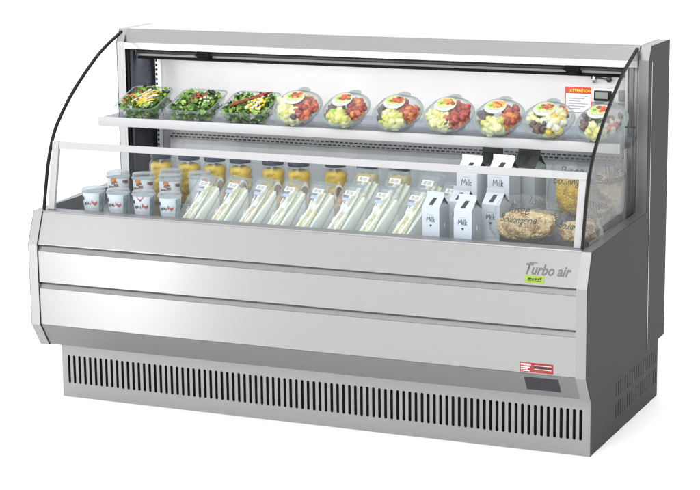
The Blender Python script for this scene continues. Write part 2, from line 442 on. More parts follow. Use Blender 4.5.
# rear wall, canopy
rw = MB(); rw.box(.0305, W - .0335, .7605, .8095, .59, 1.10, M['wall']); rw.build('rear_wall', M['wall'], case)
lw = MB(); lw.box(.101, 1.727, .750, .7600, .589, .750, M['liner_low'])
for i in range(15):
    x = .15 + i * .108
    lw.box(x, x + .004, .7490, .7498, .589, .749, M['liner_low'])
lw.build('lower_liner', M['liner_low'], case)
# discharge strip with its two rows of dashes
ds = MB(); ds.box(.101, 1.727, .744, .7600, .752, .800, M['wall'])
for row in range(2):
    for i in range(93):
        x = .105 + i * .01745 + row * .008
        ds.box(x, x + .0115, .7425, .7438, .7575 + row * .0100, .7612 + row * .0100, M['ink'])
ds.build('air_grille', M['wall'], case)
cn = MB(); cn.prism([(.600, 1.130), (.5780, 1.0935), (.5780, 1.0725), (.584, 1.0725), (.584, 1.090), (.605, 1.1232), (.8085, 1.1232), (.8085, 1.1340), (.602, 1.1340)], .0315, W - .0345, M['canopy'])
cn.build('canopy', M['canopy'], case)
lp = MB(); lp.box(.0325, W - .0355, .5762, .5776, 1.0725, 1.0925, M['steel_lip']); lp.build('canopy_lip', M['steel_lip'], case)
tp = MB(); tp.box(.0305, W - .034, .6165, .808, 1.1343, 1.1362, M['white']); tp.build('canopy_top', M['white'], case)
lt = MB()
lt.tube([(.06, .615, 1.060), (1.765, .615, 1.060)], .0065, M['tubemetal'], 14)
lt.tube([(.06, .622, 1.040), (1.765, .622, 1.040)], .0048, M['black'], 12)
lt.box(.06, 1.765, .6265, .6285, 1.036, 1.066, M['lampgrey'])
lamp = lt.build('lamp_tube', M['tubemetal'], case)
for x in (.315, 1.585):
    c = MB(); c.box(x - .022, x + .022, .600, .632, 1.044, 1.072, M['black'], .003); c.box(x - .028, x + .010, .598, .606, 1.052, 1.060, M['black'], .002)
    c.tube([(x - .02, .598, 1.047), (x + .02, .598, 1.047)], .003, M['black'], 6)
    c.build('lamp_clip', M['black'], lamp)

# side glass with black edge
PR = [(.588, 1.128), (.505, 1.098), (.435, 1.068), (.360, 1.025), (.270, .966), (.197, .905), (.143, .845), (.106, .765), (.084, .685), (.068, .617)]
PRS = [tuple(p) for p in smooth2(PR, 4)]
for xg, mt in ((.017, 'sideglass_left'), (1.789, 'sideglass')):
    g = MB()
    poly = PRS + [(.586, .632)]
    g.prism(poly, xg, xg + .005, M[mt]); sg = g.build('side_glass', M[mt], case)
    e = MB()
    rows = []
    P = [Vector(p) for p in PRS]
    for i, p in enumerate(P):
        d = (P[min(i + 1, len(P) - 1)] - P[max(i - 1, 0)]).normalized(); n = Vector((d.y, -d.x))
        if n.x > 0: n = -n
        a, b = p + n * .0035, p - n * .004
        rows.append([(xg - .0015, a.x, a.y), (xg + .0065, a.x, a.y), (xg + .0065, b.x, b.y), (xg - .0015, b.x, b.y)])
    e.grid(rows, M['black'], False, True, True, True); e.build('edge_trim', M['black'], sg)
ch = MB(); ch.box(1.745, 1.788, .590, .597, .888, .891, M['black']); ch.build('glass_clip_bar', M['black'], case)
# guard glass: leaning panel, posts and top rail
GB, GT = Vector((.080, .6165)), Vector((.125, .820))
gn = Vector((GT.y - GB.y, -(GT.x - GB.x))).normalized()
def gp(t, off): p = GB.lerp(GT, t) + gn * off; return (p.x, p.y)
def gbox(x0, x1, t0, t1, o0, o1, name, mat):
    m = MB(); m.prism([gp(t0, o0), gp(t1, o0), gp(t1, o1), gp(t0, o1)], x0, x1, mat); return m.build(name, mat, case)
gbox(.050, 1.770, .0, .95, -.0025, .0025, 'guard_glass', M['glass'])
gbox(.030, 1.786, .925, 1.030, -.008, .008, 'guard_rail', M['railwhite'])
gbox(.030, .052, .0, .92, -.006, .006, 'guard_post', M['railwhite'])
gbox(1.764, 1.785, .0, .92, -.006, .006, 'guard_post', M['railwhite'])
jt = MB(); jt.prism([gp(.925, -.0086), gp(1.032, -.0086), gp(1.032, -.008), gp(.925, -.008)], .0535, .0548, M['black']); jt.build('rail_joint', M['black'], case)

# shelf
sh = MB(); sh.box(.026, 1.790, .420, .742, .8565, .8625, M['shelf']); shelf = sh.build('shelf', M['shelf'], case)
sl = MB(); sl.box(.024, 1.792, .409, .4185, .8365, .8660, M['white'], .0012); sl.build('shelf_edge', M['white'], shelf)
for x in (.030, 1.776):
    b = MB(); b.prism([(.42, .852), (.742, .852), (.742, .815), (.70, .822), (.42, .843)], x, x + .004, M['steel']); b.build('shelf_bracket', M['steel'], shelf)
# clear wedge the packs on the shelf lean on
wg = MB(); wg.prism([(.560, .8632), (.640, .8632), (.640, .905)], .62, 1.77, M['glass']); wg.build('display_wedge', M['glass'], shelf)

# thermometer, latch and notice on the rear wall
th = MB(); th.box(1.601, 1.721, .741, .7600, .940, .984, M['white'], .003); th.box(1.611, 1.668, .7385, .7408, .945, .978, M['black'], .002)
th.box(1.616, 1.656, .7375, .7384, .952, .972, M['lcd']); th.box(1.690, 1.723, .735, .7408, .947, .983, M['tubemetal'], .004)
th.build('thermometer', M['white'], case)
la = MB(); la.tube([(1.600, .752, 1.019), (1.652, .752, 1.012)], .0028, M['ink'], 8); la.blob(Vector((1.655, .750, 1.012)), (.010, .006, .010), M['ink'], 0)
la.box(1.604, 1.612, .745, .760, 1.000, 1.020, M['chrome'], .001); la.box(1.597, 1.606, .748, .760, 1.012, 1.022, M['ink'], .001); la.build('latch', M['ink'], case)
nt = MB(); nt.box(1.511, 1.597, .7585, .7604, .905, .983, M['paper']); nt.box(1.511, 1.597, .7575, .7584, .963, .983, M['redhead'])
nt.box(1.511, 1.514, .7575, .7584, .905, .963, M['redhead']); nt.box(1.594, 1.597, .7575, .7584, .905, .963, M['redhead'])
for i in range(6): nt.box(1.521, 1.587 - (i % 3) * .012, .7578, .7584, .953 - i * .0078, .9565 - i * .0078, M['greyline'])
notice = nt.build('warning_notice', M['paper'], case)
font_text('ATTENTION', .0125, lambda u, v: (1.526 + u, .7570, .968 + v), M['corn'], 'notice_heading', notice, bold=.0002)

# writing and stickers on the front
A, B_ = Vector((.043, .6125)), Vector((.006, .519))
def on_top_panel(off=.0008):
    dn = (A - B_).normalized(); nn = Vector((-dn.y, dn.x))
    if nn.x > 0: nn = -nn
    def f(u, v):            # u = world x, v = distance up the sloping panel from its bottom edge
        p = B_ + dn * v + nn * off; return Vector((u, p.x, p.y))
    return f
f0 = on_top_panel(.0009)
font_text('Turbo air', .044, lambda u, v: f0(1.634 + u * .80, .0285 + v), M['logo'], 'logo_lettering', case, shear=.28, bold=.0008)
lg = MB(); 
for a, b, c in ((1.650, 1.672, .0600), ): lg.face([f0(a, c), f0(b, c), f0(b + .001, c + .0022), f0(a + .001, c + .0022)], M['logo'])
lg.build('logo_bar', M['logo'], case)
f1 = on_top_panel(.0006); f2 = on_top_panel(.0010)
st = MB(); st.face([f1(1.640, .004), f1(1.698, .004), f1(1.698, .0245), f1(1.640, .0245)], M['lime'])
for (a, b, c, d) in ((1.648, 1.690, .0095, .0108), (1.650, 1.660, .0130, .0180), (1.6625, 1.667, .0125, .0170), (1.6695, 1.676, .0135, .0175), (1.679, 1.683, .0125, .0185), (1.685, 1.6905, .0135, .0205)):
    st.face([f2(a, c), f2(b, c), f2(b + .0008, d), f2(a + .0008, d)], M['ink'])
st.build('green_sticker', M['lime'], case)
rs = MB(); Y = .0035
rs.box(1.630, 1.730, Y, .0044, .2625, .2905, M['red'])
rs.box(1.6665, 1.727, Y - .0003, Y - .0001, .2665, .2865, M['bacon']); rs.box(1.672, 1.7255, Y - .0007, Y - .0004, .2752, .2815, M['ink'])
for zz in (.2722, .2835): rs.box(1.674, 1.7255, Y - .0009, Y - .0006, zz, zz + .0011, M['paper'])
rs.box(1.669, 1.7255, Y - .0007, Y - .0004, .268, .2695, M['red']); rs.box(1.669, 1.7255, Y - .0007, Y - .0004, .2842, .2855, M['red'])
for i in range(3): rs.box(1.6335, 1.660 - (i % 2) * .006, Y - .0005, Y - .0002, .2655 + i * .0052, .2678 + i * .0052, M['paper'])
rsk = rs.build('red_warning_sticker', M['red'], case)
font_text('WARNING', .0085, lambda u, v: (1.633 + u * .75, Y - .0006, .2822 + v), M['paper'], 'sticker_heading', rsk, bold=.0002)
# dark inspection window in the underside slope
du = Vector((.052 - .0047, .1835 - .2585)).normalized(); nu = Vector((du.y, -du.x)); nu = nu if nu.x < 0 else -nu
def fu(x, t, off): p = Vector((.0047, .2585)) + du * t + nu * off; return (x, p.x, p.y)
iw = MB(); q = [(1.640, .016), (1.742, .016), (1.742, .066), (1.640, .066)]
iw.grid([[fu(x, t, .0002) for x, t in q], [fu(x, t, .0012) for x, t in q]], M['dark2'], False, True, True, True); iw.build('inspection_window', M['dark2'], case)

# ------------------------------------------------------------------ salad trays on the shelf
def rrect(w, d, r, z, n=5):
    pts = []
    for cx, cy, a0 in ((w / 2 - r, d / 2 - r, 0), (-w / 2 + r, d / 2 - r, 90), (-w / 2 + r, -d / 2 + r, 180), (w / 2 - r, -d / 2 + r, 270)):
        for i in range(n + 1):
            a = R(a0 + 90 * i / n); pts.append(Vector((cx + r * math.cos(a), cy + r * math.sin(a), z)))
    return pts
def leafbits(mb, n, w, d, z0, z1, mats, size=.012, keep=lambda x, y: True):
    for _ in range(n):
        for _t in range(20):
            x, y = rnd(-w / 2, w / 2), rnd(-d / 2, d / 2)
            if keep(x, y): break
        c = Vector((x, y, rnd(z0, z1))); s = rnd(.5, 1.1) * size
        q = Matrix.Rotation(rnd(0, 6.28), 3, 'Z') @ Matrix.Rotation(rnd(-1, 1), 3, 'X') @ Matrix.Rotation(rnd(-1, 1), 3, 'Y')
        m = random.choice(mats); cu = rnd(-.5, .5) * s
        rows = [[c + q @ Vector((i * s * (1 - .25 * j * j) + rnd(-.15, .15) * s, j * s * .8, cu * (i * i) + rnd(-.2, .2) * s)) for i in (-1, -.3, .4, 1)] for j in (-1, 0, 1)]
        mb.grid(rows, m, True)
def salad_tray(kind, label, loc, w=.158, d=.160):
    t = empty('salad_tray', label, 'salad tray', 'open salad trays on the shelf', loc, (R(20), 0, R(rnd(-2, 2))))
    c = MB(); h = .050
    rings = [rrect(w * .72, d * .72, .016, .001), rrect(w * .76, d * .76, .018, .0005), rrect(w * .80, d * .80, .020, .006), rrect(w * .92, d * .92, .022, h - .003), rrect(w * .93, d * .93, .022, h)]
    c.grid(rings, M['plastic'], True, True, True); c.build('tray_body', M['plastic'], t)
    rm = MB(); rm.grid([rrect(w * .93, d * .93, .022, h), rrect(w * .99, d * .99, .024, h + .001), rrect(w, d, .025, h - .002), rrect(w * .985, d * .985, .024, h - .005)], M['plastic_rim'], True, True)
    rm.build('tray_rim', M['plastic_rim'], t)
    W2, D2 = w * .82, d * .82
    lf = MB()
    leafbits(lf, 260, w * .74, d * .74, .006, h - .012, [M['leaf'], M['leaf2'], M['leaf'], M['mush']])
    leafbits(lf, 330, W2, D2, h - .012, h + .006, [M['leaf'], M['leaf2'], M['leafd'], M['leaf2']], .009)
    lf.build('lettuce', M['leaf'], t)
    ex = MB()
    def bits(n, region, mats, sz, kindf='blob'):
        for i in range(n):
            x, y = region(); m = random.choice(mats); z = h + rnd(.001, .009)
            if kindf == 'blob': ex.blob(Vector((x, y, z)), (sz * rnd(.7, 1.2), sz * rnd(.7, 1.2), sz * .6), m, .3, 1, seed=i)
            else:
                a = rnd(-.5, .5) + kindf; l = sz * rnd(1.5, 3)
                ex.tube([(x - l * math.cos(a), y - l * math.sin(a), z), (x, y, z + .003), (x + l * math.cos(a), y + l * math.sin(a), z)], sz * .3, m, 6)
    if kind == 0:
        bits(16, lambda: (-W2 * .34 + rnd(-.015, .02), rnd(-D2 * .4, D2 * .1)), [M['tomato'], M['orange']], .006)
        bits(60, lambda: (rnd(-.012, .045), rnd(-D2 * .42, D2 * .25)), [M['corn'], M['corn'], M['mush']], .006, .7)
        bits(16, lambda: (rnd(.0, .045), rnd(0, D2 * .42)), [M['mush']], .007)
        bits(10, lambda: (rnd(-.05, -.01), rnd(.01, D2 * .42)), [M['tomato'], M['bacon']], .006)
    elif kind == 1:
        bits(18, lambda: (rnd(-.022, .026), rnd(-.005, .03)), [M['tomato'], M['bacon'], M['tomato']], .007)
        bits(7, lambda: (rnd(.02, .05), rnd(-.02, .02)), [M['mush']], .006)
        bits(2, lambda: (.03 + rnd(-.004, .004), D2 * .42), [M['olive']], .010)
        bits(6, lambda: (rnd(-.05, 0), rnd(-.05, -.02)), [M['bacon']], .004)
    else:
        for i in range(22):
            s = i / 21; ex.tube([(-.05 + .08 * s + rnd(-.004, .004), -.035 + .075 * s - .01, h + .008), (-.04 + .08 * s, -.025 + .075 * s + rnd(-.006, .006), h + .012), (-.026 + .08 * s, -.012 + .075 * s, h + .007)], .0026, M['bacon'], 6)
        bits(80, lambda: (rnd(.006, .058), rnd(-D2 * .42, D2 * .3)), [M['corn'], M['corn'], M['mush']], .0058)
        bits(12, lambda: (rnd(-.01, .04), rnd(.02, D2 * .42)), [M['tomato'], M['bacon']], .005)
    ex.build('topping', M['tomato'], t)
    return t
zs = .8635
salad_tray(0, 'open salad tray with yellow strips and pale slices, nearest the left end of the shelf', (.147, .515, zs + .012))
salad_tray(1, 'open green salad tray with red tomato in its middle and a black olive', (.344, .515, zs + .012), .168, .16)
salad_tray(2, 'open salad tray with a diagonal line of brown strips and yellow bits', (.536, .515, zs + .012), .170, .16)

# ------------------------------------------------------------------ round fruit bowls with domed lids
def fruit_bowl(kind, label, x, dz=0):
    tilt = R(33); bowl_r = .0735
    t = empty('fruit_bowl', label, 'fruit bowl', 'round lidded fruit bowls on the shelf', (x, .470, .8885 + dz), (tilt, 0, R(rnd(-6, 6)))); t.scale = (1.08, 1.08, 1.08)
    b = MB(); b.lathe([(.001, .001), (.044, .001), (.048, .004), (.062, .026), (.068, .036)], M['plastic'], 40); b.build('bowl_body', M['plastic'], t)
    rmm = MB(); rmm.lathe([(.067, .036), (.0735, .0365), (.0750, .039), (.0735, .0415), (.067, .0425)], M['plastic_rim'], 48)
    for a in (90,):      # pull tab
        q = [Vector((math.cos(R(v)) * rr, math.sin(R(v)) * rr, .039)) for v, rr in ((a - 17, .072), (a - 13, .083), (a - 5, .0885), (a + 5, .0885), (a + 13, .083), (a + 17, .072))]
        rmm.grid([[p + Vector((0, 0, -.001)) for p in q], [p + Vector((0, 0, .001)) for p in q]], M['plastic_rim'], False, True, True, True)
    rmm.build('bowl_rim', M['plastic_rim'], t)
    ld = MB(); ld.lathe([(.067, .0425), (.0655, .047), (.060, .056), (.050, .062), (.036, .0650), (.001, .0655)], M['plastic'], 40); ld.build('domed_lid', M['plastic'], t)
    # round paper label on the lid
    lb = MB(); LC = Vector((-.009, .013)); LR = .032
    def lidz(x, y):
        rr = math.hypot(x, y); P = [(0, .0655), (.036, .0650), (.050, .062), (.060, .056), (.0655, .047)]
        for (a, za), (c, zc) in zip(P, P[1:]):
            if rr <= c: return za + (zc - za) * (rr - a) / (c - a)
        return .047
    def disc(cx, cy, rx, ry, m, off, n=24, jag=0., inside=False):
        rows = []
        for k in range(0, 5):
            f = max(k / 4, .01)
            rows.append([Vector((cx + f * rx * math.cos(6.2832 * i / n) * (1 + jag * math.sin(i * 5.3)), cy + f * ry * math.sin(6.2832 * i / n) * (1 + jag * math.cos(i * 3.7)), 0)) for i in range(n)])
        for r_ in rows:
            for p in r_: p.z = lidz(p.x, p.y) + off
        lb.grid(rows, m, True, True)
    disc(LC.x, LC.y, LR, LR * .97, M['lidpaper'], .0007)
    disc(LC.x + .001, LC.y + .006, .0285, .0215, M['picture'], .0009); disc(LC.x - .013, LC.y + .004, .0105, .0095, M['kiwi'], .0011, jag=.2); disc(LC.x - .012, LC.y + .003, .005, .0045, M['leaf'], .0014, jag=.3)
    for i in range(18):
        disc(LC.x + rnd(-.006, .023), LC.y + rnd(-.002, .019), rnd(.0045, .0075), rnd(.004, .0065), random.choice([M['tomato'], M['orange'], M['meat'], M['tomato']]), .0012 + i * .00004, 10, .2)
    for i in range(8):
        disc(LC.x - .013 + i * .0036, LC.y - .013 - (.0016 if i % 3 else 0), .0012, .0015, M['redink'] if i == 0 else M['blueprint'], .0012, 8)
    lb.build('lid_label', M['paper'], t)
    def chunks(name, n, cx, cy, sx, sy, mats, sz, shape):
        m = MB(); n = int(n * 1.5); sz *= 1.08
        for i in range(n):
            for _ in range(30):
                x_, y_ = cx + rnd(-sx, sx), cy + rnd(-sy, sy)
                if math.hypot(x_, y_) < .054: break
            lim = .046 if math.hypot(x_, y_) > .04 else .052
            z_ = rnd(.010, lim) if i % 3 else lim
            if math.hypot(x_, y_) > .040: z_ = max(z_, .030)
            rot = Matrix.Rotation(rnd(0, 3), 4, 'Z') @ Matrix.Rotation(rnd(0, 3), 4, 'X')
            if shape == 'cube':
                s_ = sz * rnd(.8, 1.15); m.box(-s_, s_, -s_ * .8, s_ * .8, -s_ * .55, s_ * .55, random.choice(mats), s_ * .28, Matrix.Translation((x_, y_, z_)) @ rot)
            else: m.blob(Vector((x_, y_, z_)), (sz * rnd(.8, 1.1), sz * rnd(.7, 1), sz * rnd(.7, .9)), random.choice(mats), .45, 2, 2.2, mtx=rot, seed=i)
        m.build(name, mats[0], t)
    if kind == 'A':
        chunks('melon_chunks', 30, -.026, -.018, .030, .032, [M['melonpale'], M['melonpale'], M['melon']], .0135, 'cube')
        chunks('strawberries', 34, .028, -.006, .026, .034, [M['berry'], M['berry'], M['berryin']], .0125, 'b')
        chunks('grapes', 7, .006, -.046, .008, .012, [M['grape']], .008, 'b')
        chunks('orange_pieces', 5, .03, .034, .015, .01, [M['orange'], M['melon']], .009, 'b')
    elif kind == 'B':
        chunks('grapes', 18, -.034, -.006, .018, .024, [M['grape'], M['meat'], M['grape']], .0115, 'b')
        chunks('melon_chunks', 16, -.006, -.038, .024, .016, [M['melonpale'], M['melonpale'], M['melon']], .0125, 'cube')
        chunks('strawberries', 30, .034, .002, .022, .030, [M['berry'], M['berry'], M['berryin'], M['orange']], .0115, 'b')
        chunks('kiwi_pieces', 7, -.032, -.03, .014, .010, [M['kiwi'], M['melon']], .011, 'b')
    elif kind == 'C':
        chunks('melon_chunks', 26, .022, -.004, .028, .040, [M['mush'], M['melonpale'], M['corn']], .014, 'b')
        chunks('kiwi_pieces', 12, -.032, .0, .02, .024, [M['kiwi'], M['melonpale']], .010, 'b')
        chunks('nut_pieces', 12, -.022, -.036, .02, .014, [M['meat'], M['grape']], .008, 'b')
        chunks('strawberries', 8, .03, .036, .016, .014, [M['berry'], M['orange']], .009, 'b')
    else:
        chunks('grapes', 16, -.034, -.012, .018, .024, [M['grape'], M['meat']], .0095, 'b')
        chunks('melon_chunks', 14, -.002, -.040, .024, .014, [M['melonpale'], M['melon']], .012, 'cube')
        chunks('nut_pieces', 22, .034, .000, .022, .030, [M['meat'], M['mush'], M['berryin'], M['meat']], .009, 'b')
        chunks('kiwi_pieces', 4, -.02, .0, .01, .01, [M['kiwi']], .009, 'b')
    return t
BX = [.728, .898, 1.071, 1.240, 1.402, 1.558, 1.729]
BK = ['A', 'B', 'B', 'A', 'B', 'C', 'D']
BL = ['lidded fruit bowl of pale melon and strawberries, right beside the last salad tray',
      'lidded fruit bowl of dark grapes and strawberries, second bowl from the salad trays',
      'lidded fruit bowl of dark grapes and strawberries, third bowl from the salad trays',
      'lidded fruit bowl of pale melon and strawberries, fourth from the salad trays',
      'lidded fruit bowl of dark grapes and strawberries, two bowls left of the red headed notice',
      'lidded fruit bowl with white and yellow pieces and green slices below the red headed notice',
      'lidded fruit bowl crossed by the black glass edge at the right end of the shelf']
for x, kd, lb_ in zip(BX, BK, BL): fruit_bowl(kd, lb_, x)

# ------------------------------------------------------------------ lower deck: yogurt cups
DZ = .5890
def cup_map(rb, rt, h, off=.0006):
    def f(a, z):   # a = arc length, z height
        r_ = rb + (rt - rb) * z / h + off; th = a / ((rb + rt) / 2) - math.pi / 2
        return Vector((r_ * math.cos(th), r_ * math.sin(th), z))
    return f
def yogurt_cup(label, loc, rotz, kind, tall=False):
    h = .128 if tall else .092; rb, rt = .0285, .0365
    t = empty('yogurt_cup', label, 'yogurt cup', 'printed cups at the left end of the deck', loc, (0, 0, rotz))
    b = MB(); b.lathe([(.001, .0), (rb - .002, 0), (rb, .002), (rb + (rt - rb) * .86, h * .86)], M['cup'], 36); b.build('cup_body', M['cup'], t)
    l = MB(); l.lathe([(rt - .002, h * .86), (rt + .0015, h * .865), (rt + .002, h * .90), (rt - .001, h * .91), (rt - .001, h * .98), (rt - .003, h), (.001, h - .002)], M['cuplid'], 36)
    l.build('cup_lid', M['cuplid'], t)
    d = MB(); f = cup_map(rb, rt, h); f2 = cup_map(rb, rt, h, .0010); f3 = cup_map(rb, rt, h, .0013)
    def patch(a0, a1, z0, z1, m, ff=f, n=8):
        d.grid([[ff(a0 + (a1 - a0) * i / n, z0) for i in range(n + 1)], [ff(a0 + (a1 - a0) * i / n, z1) for i in range(n + 1)]], m, True)
    if kind == 'word':
        patch(.030, .052, .004, h * .82, M['cupgrey']); patch(-.058, -.030, .004, h * .82, M['cupgrey'])
        patch(-.022, .028, .004, .018, M['cupgreen']) if tall is False else None
        patch(-.028, -.020, h * .60, h * .72, M['ink'], f2, 3)
        # brush-written word, dark then red
        for i, (a, w_, st) in enumerate(((-.020, .007, 'a'), (-.011, .007, 'u'), (-.001, .004, 'i'), (.005, .007, 'h'), (.013, .006, 'e'), (.020, .004, 'i'))):
            strokes(d, st, a, .040 + (.003 if i % 2 else 0), .017, .0022, f3, M['ink'] if i < 3 else M['redink'], .1)
        patch(-.018, .020, .030, .0312, M['blueprint'], f2); patch(.010, .014, .010, .014, M['redink'], f2, 3)
    else:
        patch(-.045, .055, .004, h * .46, M['paper']); patch(.020, .040, .010, h * .62, M['cuporange'], f2)
        for i in range(15):
            a, z = rnd(-.028, .034), rnd(h * .46, h * .80); s = rnd(.004, .010)
            patch(a, a + s * 1.5, z, z + s, random.choice([M['cupbrown'], M['cupbrown'], M['cupblue'], M['orange'], M['cupbrown']]) , (f2 if i % 2 else f3), 3)
        patch(-.012, .012, .030, .036, M['cupgrey'], f3)
    if kind == 'wordred':
        pass
    d.build('cup_print', M['cup'], t)
    return t
c1 = yogurt_cup('leftmost front row yogurt cup with a red and black word, beside the white guard post', (.150, .155, DZ), R(8), 'word')
fr_lb = ['yogurt cup with a red and black word, second cup of the front row', 'yogurt cup with a red triangle below its lid, third in the front row', 'yogurt cup with a red and black word, front row, beside the first sandwich pack']
for x, l_, rz in zip((.240, .332, .425), fr_lb, (4, 10, 6)):
    c = copy_thing(c1, l_, (x, .155, DZ), R(rz))
    if 'triangle' in l_:
        tri = MB(); ff = cup_map(.0285, .0365, .092, .0012)
        tri.face([ff(-.012, .078), ff(0, .062), ff(.012, .078)], M['redink']); tri.build('red_triangle', M['redink'], c)
b1 = yogurt_cup('taller white cup with brown fruit print, behind the first two front cups', (.178, .262, DZ), R(10), 'fruit', True)
for x, y, l_, rz in ((.272, .262, 'taller cup with brown fruit print, middle of the second row of cups', 4), (.366, .262, 'taller cup with orange and brown print, second row, behind the last front cup', 14),
                     (.322, .352, 'fruit printed cup in the third row, between two second row cups, by the left jars', -20), (.432, .340, 'fruit printed cup in the third row, partly behind the first sandwich pack', 60)):
    copy_thing(b1, l_, (x, y, DZ), R(rz))

# ------------------------------------------------------------------ jars of peaches
def jar():
    t = empty('fruit_jar', '', 'jar', 'jars of yellow peaches at the back of the deck')
    p = MB()
    p.lathe([(.001, .004), (.030, .004), (.0335, .010), (.0345, .116), (.032, .130), (.001, .134)], M['peach'], 24)
    for k_ in range(5):
        for i in range(4):
            a = i * 1.57 + k_ * .7; p.blob(Vector((.0175 * math.cos(a), .0175 * math.sin(a), .022 + k_ * .0245)), (.0205, .0205, .0165), M['peach'], .2, 2, seed=i + k_)
    p.build('peaches', M['peach'], t)
    g = MB(); g.lathe([(.001, 0), (.036, 0), (.0390, .004), (.0395, .010), (.0395, .122), (.037, .134), (.031, .143), (.0305, .149)], M['jarglass'], 32); g.build('jar_glass', M['jarglass'], t)
    l = MB(); l.lathe([(.001, .147), (.0340, .147), (.0345, .149), (.0345, .162), (.0330, .165), (.001, .1655)], M['navy'], 32); l.build('jar_lid', M['navy'], t)
    d = MB(); f = lambda off: (lambda a, z: Vector(((.0397 + off) * math.cos(a / .0397 - 1.571), (.0397 + off) * math.sin(a / .0397 - 1.571), z)))
    def ov(cx, cz, rx, rz_, m, off):
        for k in range(1, 4): pass
        rows = [[f(off)(cx + max(k / 3, .01) * rx * math.cos(6.2832 * i / 20), cz + max(k / 3, .01) * rz_ * math.sin(6.2832 * i / 20)) for i in range(20)] for k in range(4)]
        d.grid(rows, m, True, True)
    ov(.014, .062, .015, .036, M['paper'], .0006); ov(.014, .070, .0125, .018, M['cupbrown'], .0010); ov(.014, .044, .011, .014, M['orange'], .0010)
    ov(.014, .044, .005, .007, M['corn'], .0013)
    d.build('jar_label', M['paper'], t)
    return t
j0 = jar()
JX = [.232, .336, .430, .522, .640, .730, .845, .955, 1.065]
JL = ['peach jar with navy lid nearest the dark left column', 'peach jar with navy lid, second from the dark left column', 'peach jar with navy lid, third from the dark left column, above the first sandwich pack',
      'peach jar with navy lid, the fourth from the left, above the second sandwich pack', 'peach jar with navy lid behind the third sandwich pack, after a wider gap',
      'peach jar with navy lid behind the fourth sandwich pack', 'peach jar mostly hidden behind the fifth front sandwich pack', 'peach jar mostly hidden behind the sixth front sandwich pack', 'peach jar furthest right, mostly hidden behind the seventh sandwich pack']
for i, (x, l_) in enumerate(zip(JX, JL)):
    if i == 0: j0.location = (x, .45, DZ); j0['label'] = l_; j0.rotation_euler.z = R(18)
    else: copy_thing(j0, l_, (x, .45 + (.0 if i < 6 else .03), DZ), R(18 + (i % 3) * 7))

# ------------------------------------------------------------------ sandwich packs
def sandwich_pack():
    t = empty('sandwich_pack', '', 'sandwich pack', 'wedge sandwich packs along the deck')
    w, d, h = .078, .128, .132
    # filled triangle in the y-z plane: front bottom (0,0), back bottom (d,0), back top (d,h)
    def tri(s0, r=.0): 
        return [(s0 * 1.5, s0 * .6), (d - s0, s0 * .6), (d - s0, h * .84 - s0)]
    br = MB(); 
    def slab(x0, x1, ins, m, bulge=0.):
        a, b, c = [Vector(p) for p in tri(ins)]
        ring = []
        for p, q, bu in ((a, b, 0), (b, c, 0), (c, a, bulge)):
            for i in range(8):
                s = i / 8; v = p.lerp(q, s)
                nn = Vector((-(q - p).y, (q - p).x)).normalized()
                ring.append(v - nn * bu * math.sin(s * math.pi))
        br.prism([tuple(v) for v in ring], x0, x1, m)
    xw = w / 2 - .006
    slab(xw - .013, xw, .008, M['breadw']); slab(-xw, -xw + .011, .008, M['breadw']); slab(-.0065, .0045, .007, M['breadw'])
    br.build('bread', M['breadw'], t)
    br = MB()
    slab(.0047, .0100, .005, M['hamfill']); slab(.0102, xw - .0135, .004, M['lettucefill']); slab(-.0125, -.0067, .005, M['lettucefill']); slab(-xw + .0112, -.0128, .006, M['hamfill'])
    br.build('filling', M['hamfill'], t)
    s = MB(); o = .002
    s.prism([(-.002, 0), (d + o, 0), (d + o, h + .004), (d - .022, h + .006), (-.003, .006)], -w / 2, w / 2, M['packshell']); s.build('clear_wedge', M['packshell'], t)
    # sealed flange round the sloping face
    fl = MB(); A2, B2 = Vector((-.004, .003)), Vector((d - .018, h + .009)); dn = (B2 - A2).normalized(); nn = Vector((-dn.y, dn.x))
    def pt(x, s_, off): p = A2 + dn * s_ + nn * off; return (x, p.x, p.y)
    Ln = (B2 - A2).length
    fo = w / 2 + .003; 
    for (x0, x1, s0, s1) in ((-fo, -fo + .006, 0, Ln), (fo - .006, fo, 0, Ln), (-fo + .006, fo - .006, 0, .006), (-fo + .006, fo - .006, Ln - .010, Ln)):
        q = [(x0, s0), (x1, s0), (x1, s1), (x0, s1)]
        fl.grid([[pt(x, s_, 0) for x, s_ in q], [pt(x, s_, .0012) for x, s_ in q]], M['plastic_rim'], False, True, True, True)
    fl.build('pack_flange', M['plastic_rim'], t)
    lb = MB()
    def strip(x0, x1, s0, s1, m, off=.0018): lb.face([pt(x0, s0, off), pt(x1, s0, off), pt(x1, s1, off), pt(x0, s1, off)], m)
    strip(-.022, .022, Ln * .77, Ln * .86, M['paper'])
    for i in range(7): strip(-.019 + i * .0055, -.0165 + i * .0055 + (i % 2) * .001, Ln * .785, Ln * .845, M['greyline'] if i % 3 else M['hamfill'], .0022)
    strip(-.018, .016, Ln * .66, Ln * .72, M['blueprint'])
    for i in range(5): strip(-.028 + i * .005, -.0245 + i * .005, .012, .0165, M['ink'], .0018)
    for _k in range(16):  # glints of the film, painted as pale slivers on the slope
        a_ = rnd(-.024, .020); b_ = rnd(.02, Ln * .55); strip(a_, a_ + rnd(.0015, .004), b_, b_ + rnd(.008, .028), M['paper'], .0016)
    lb.build('pack_label_and_glints', M['paper'], t)
    return t
s0 = sandwich_pack()
SX = [.485, .584, .680, .777, .875, .980, 1.086, 1.192]
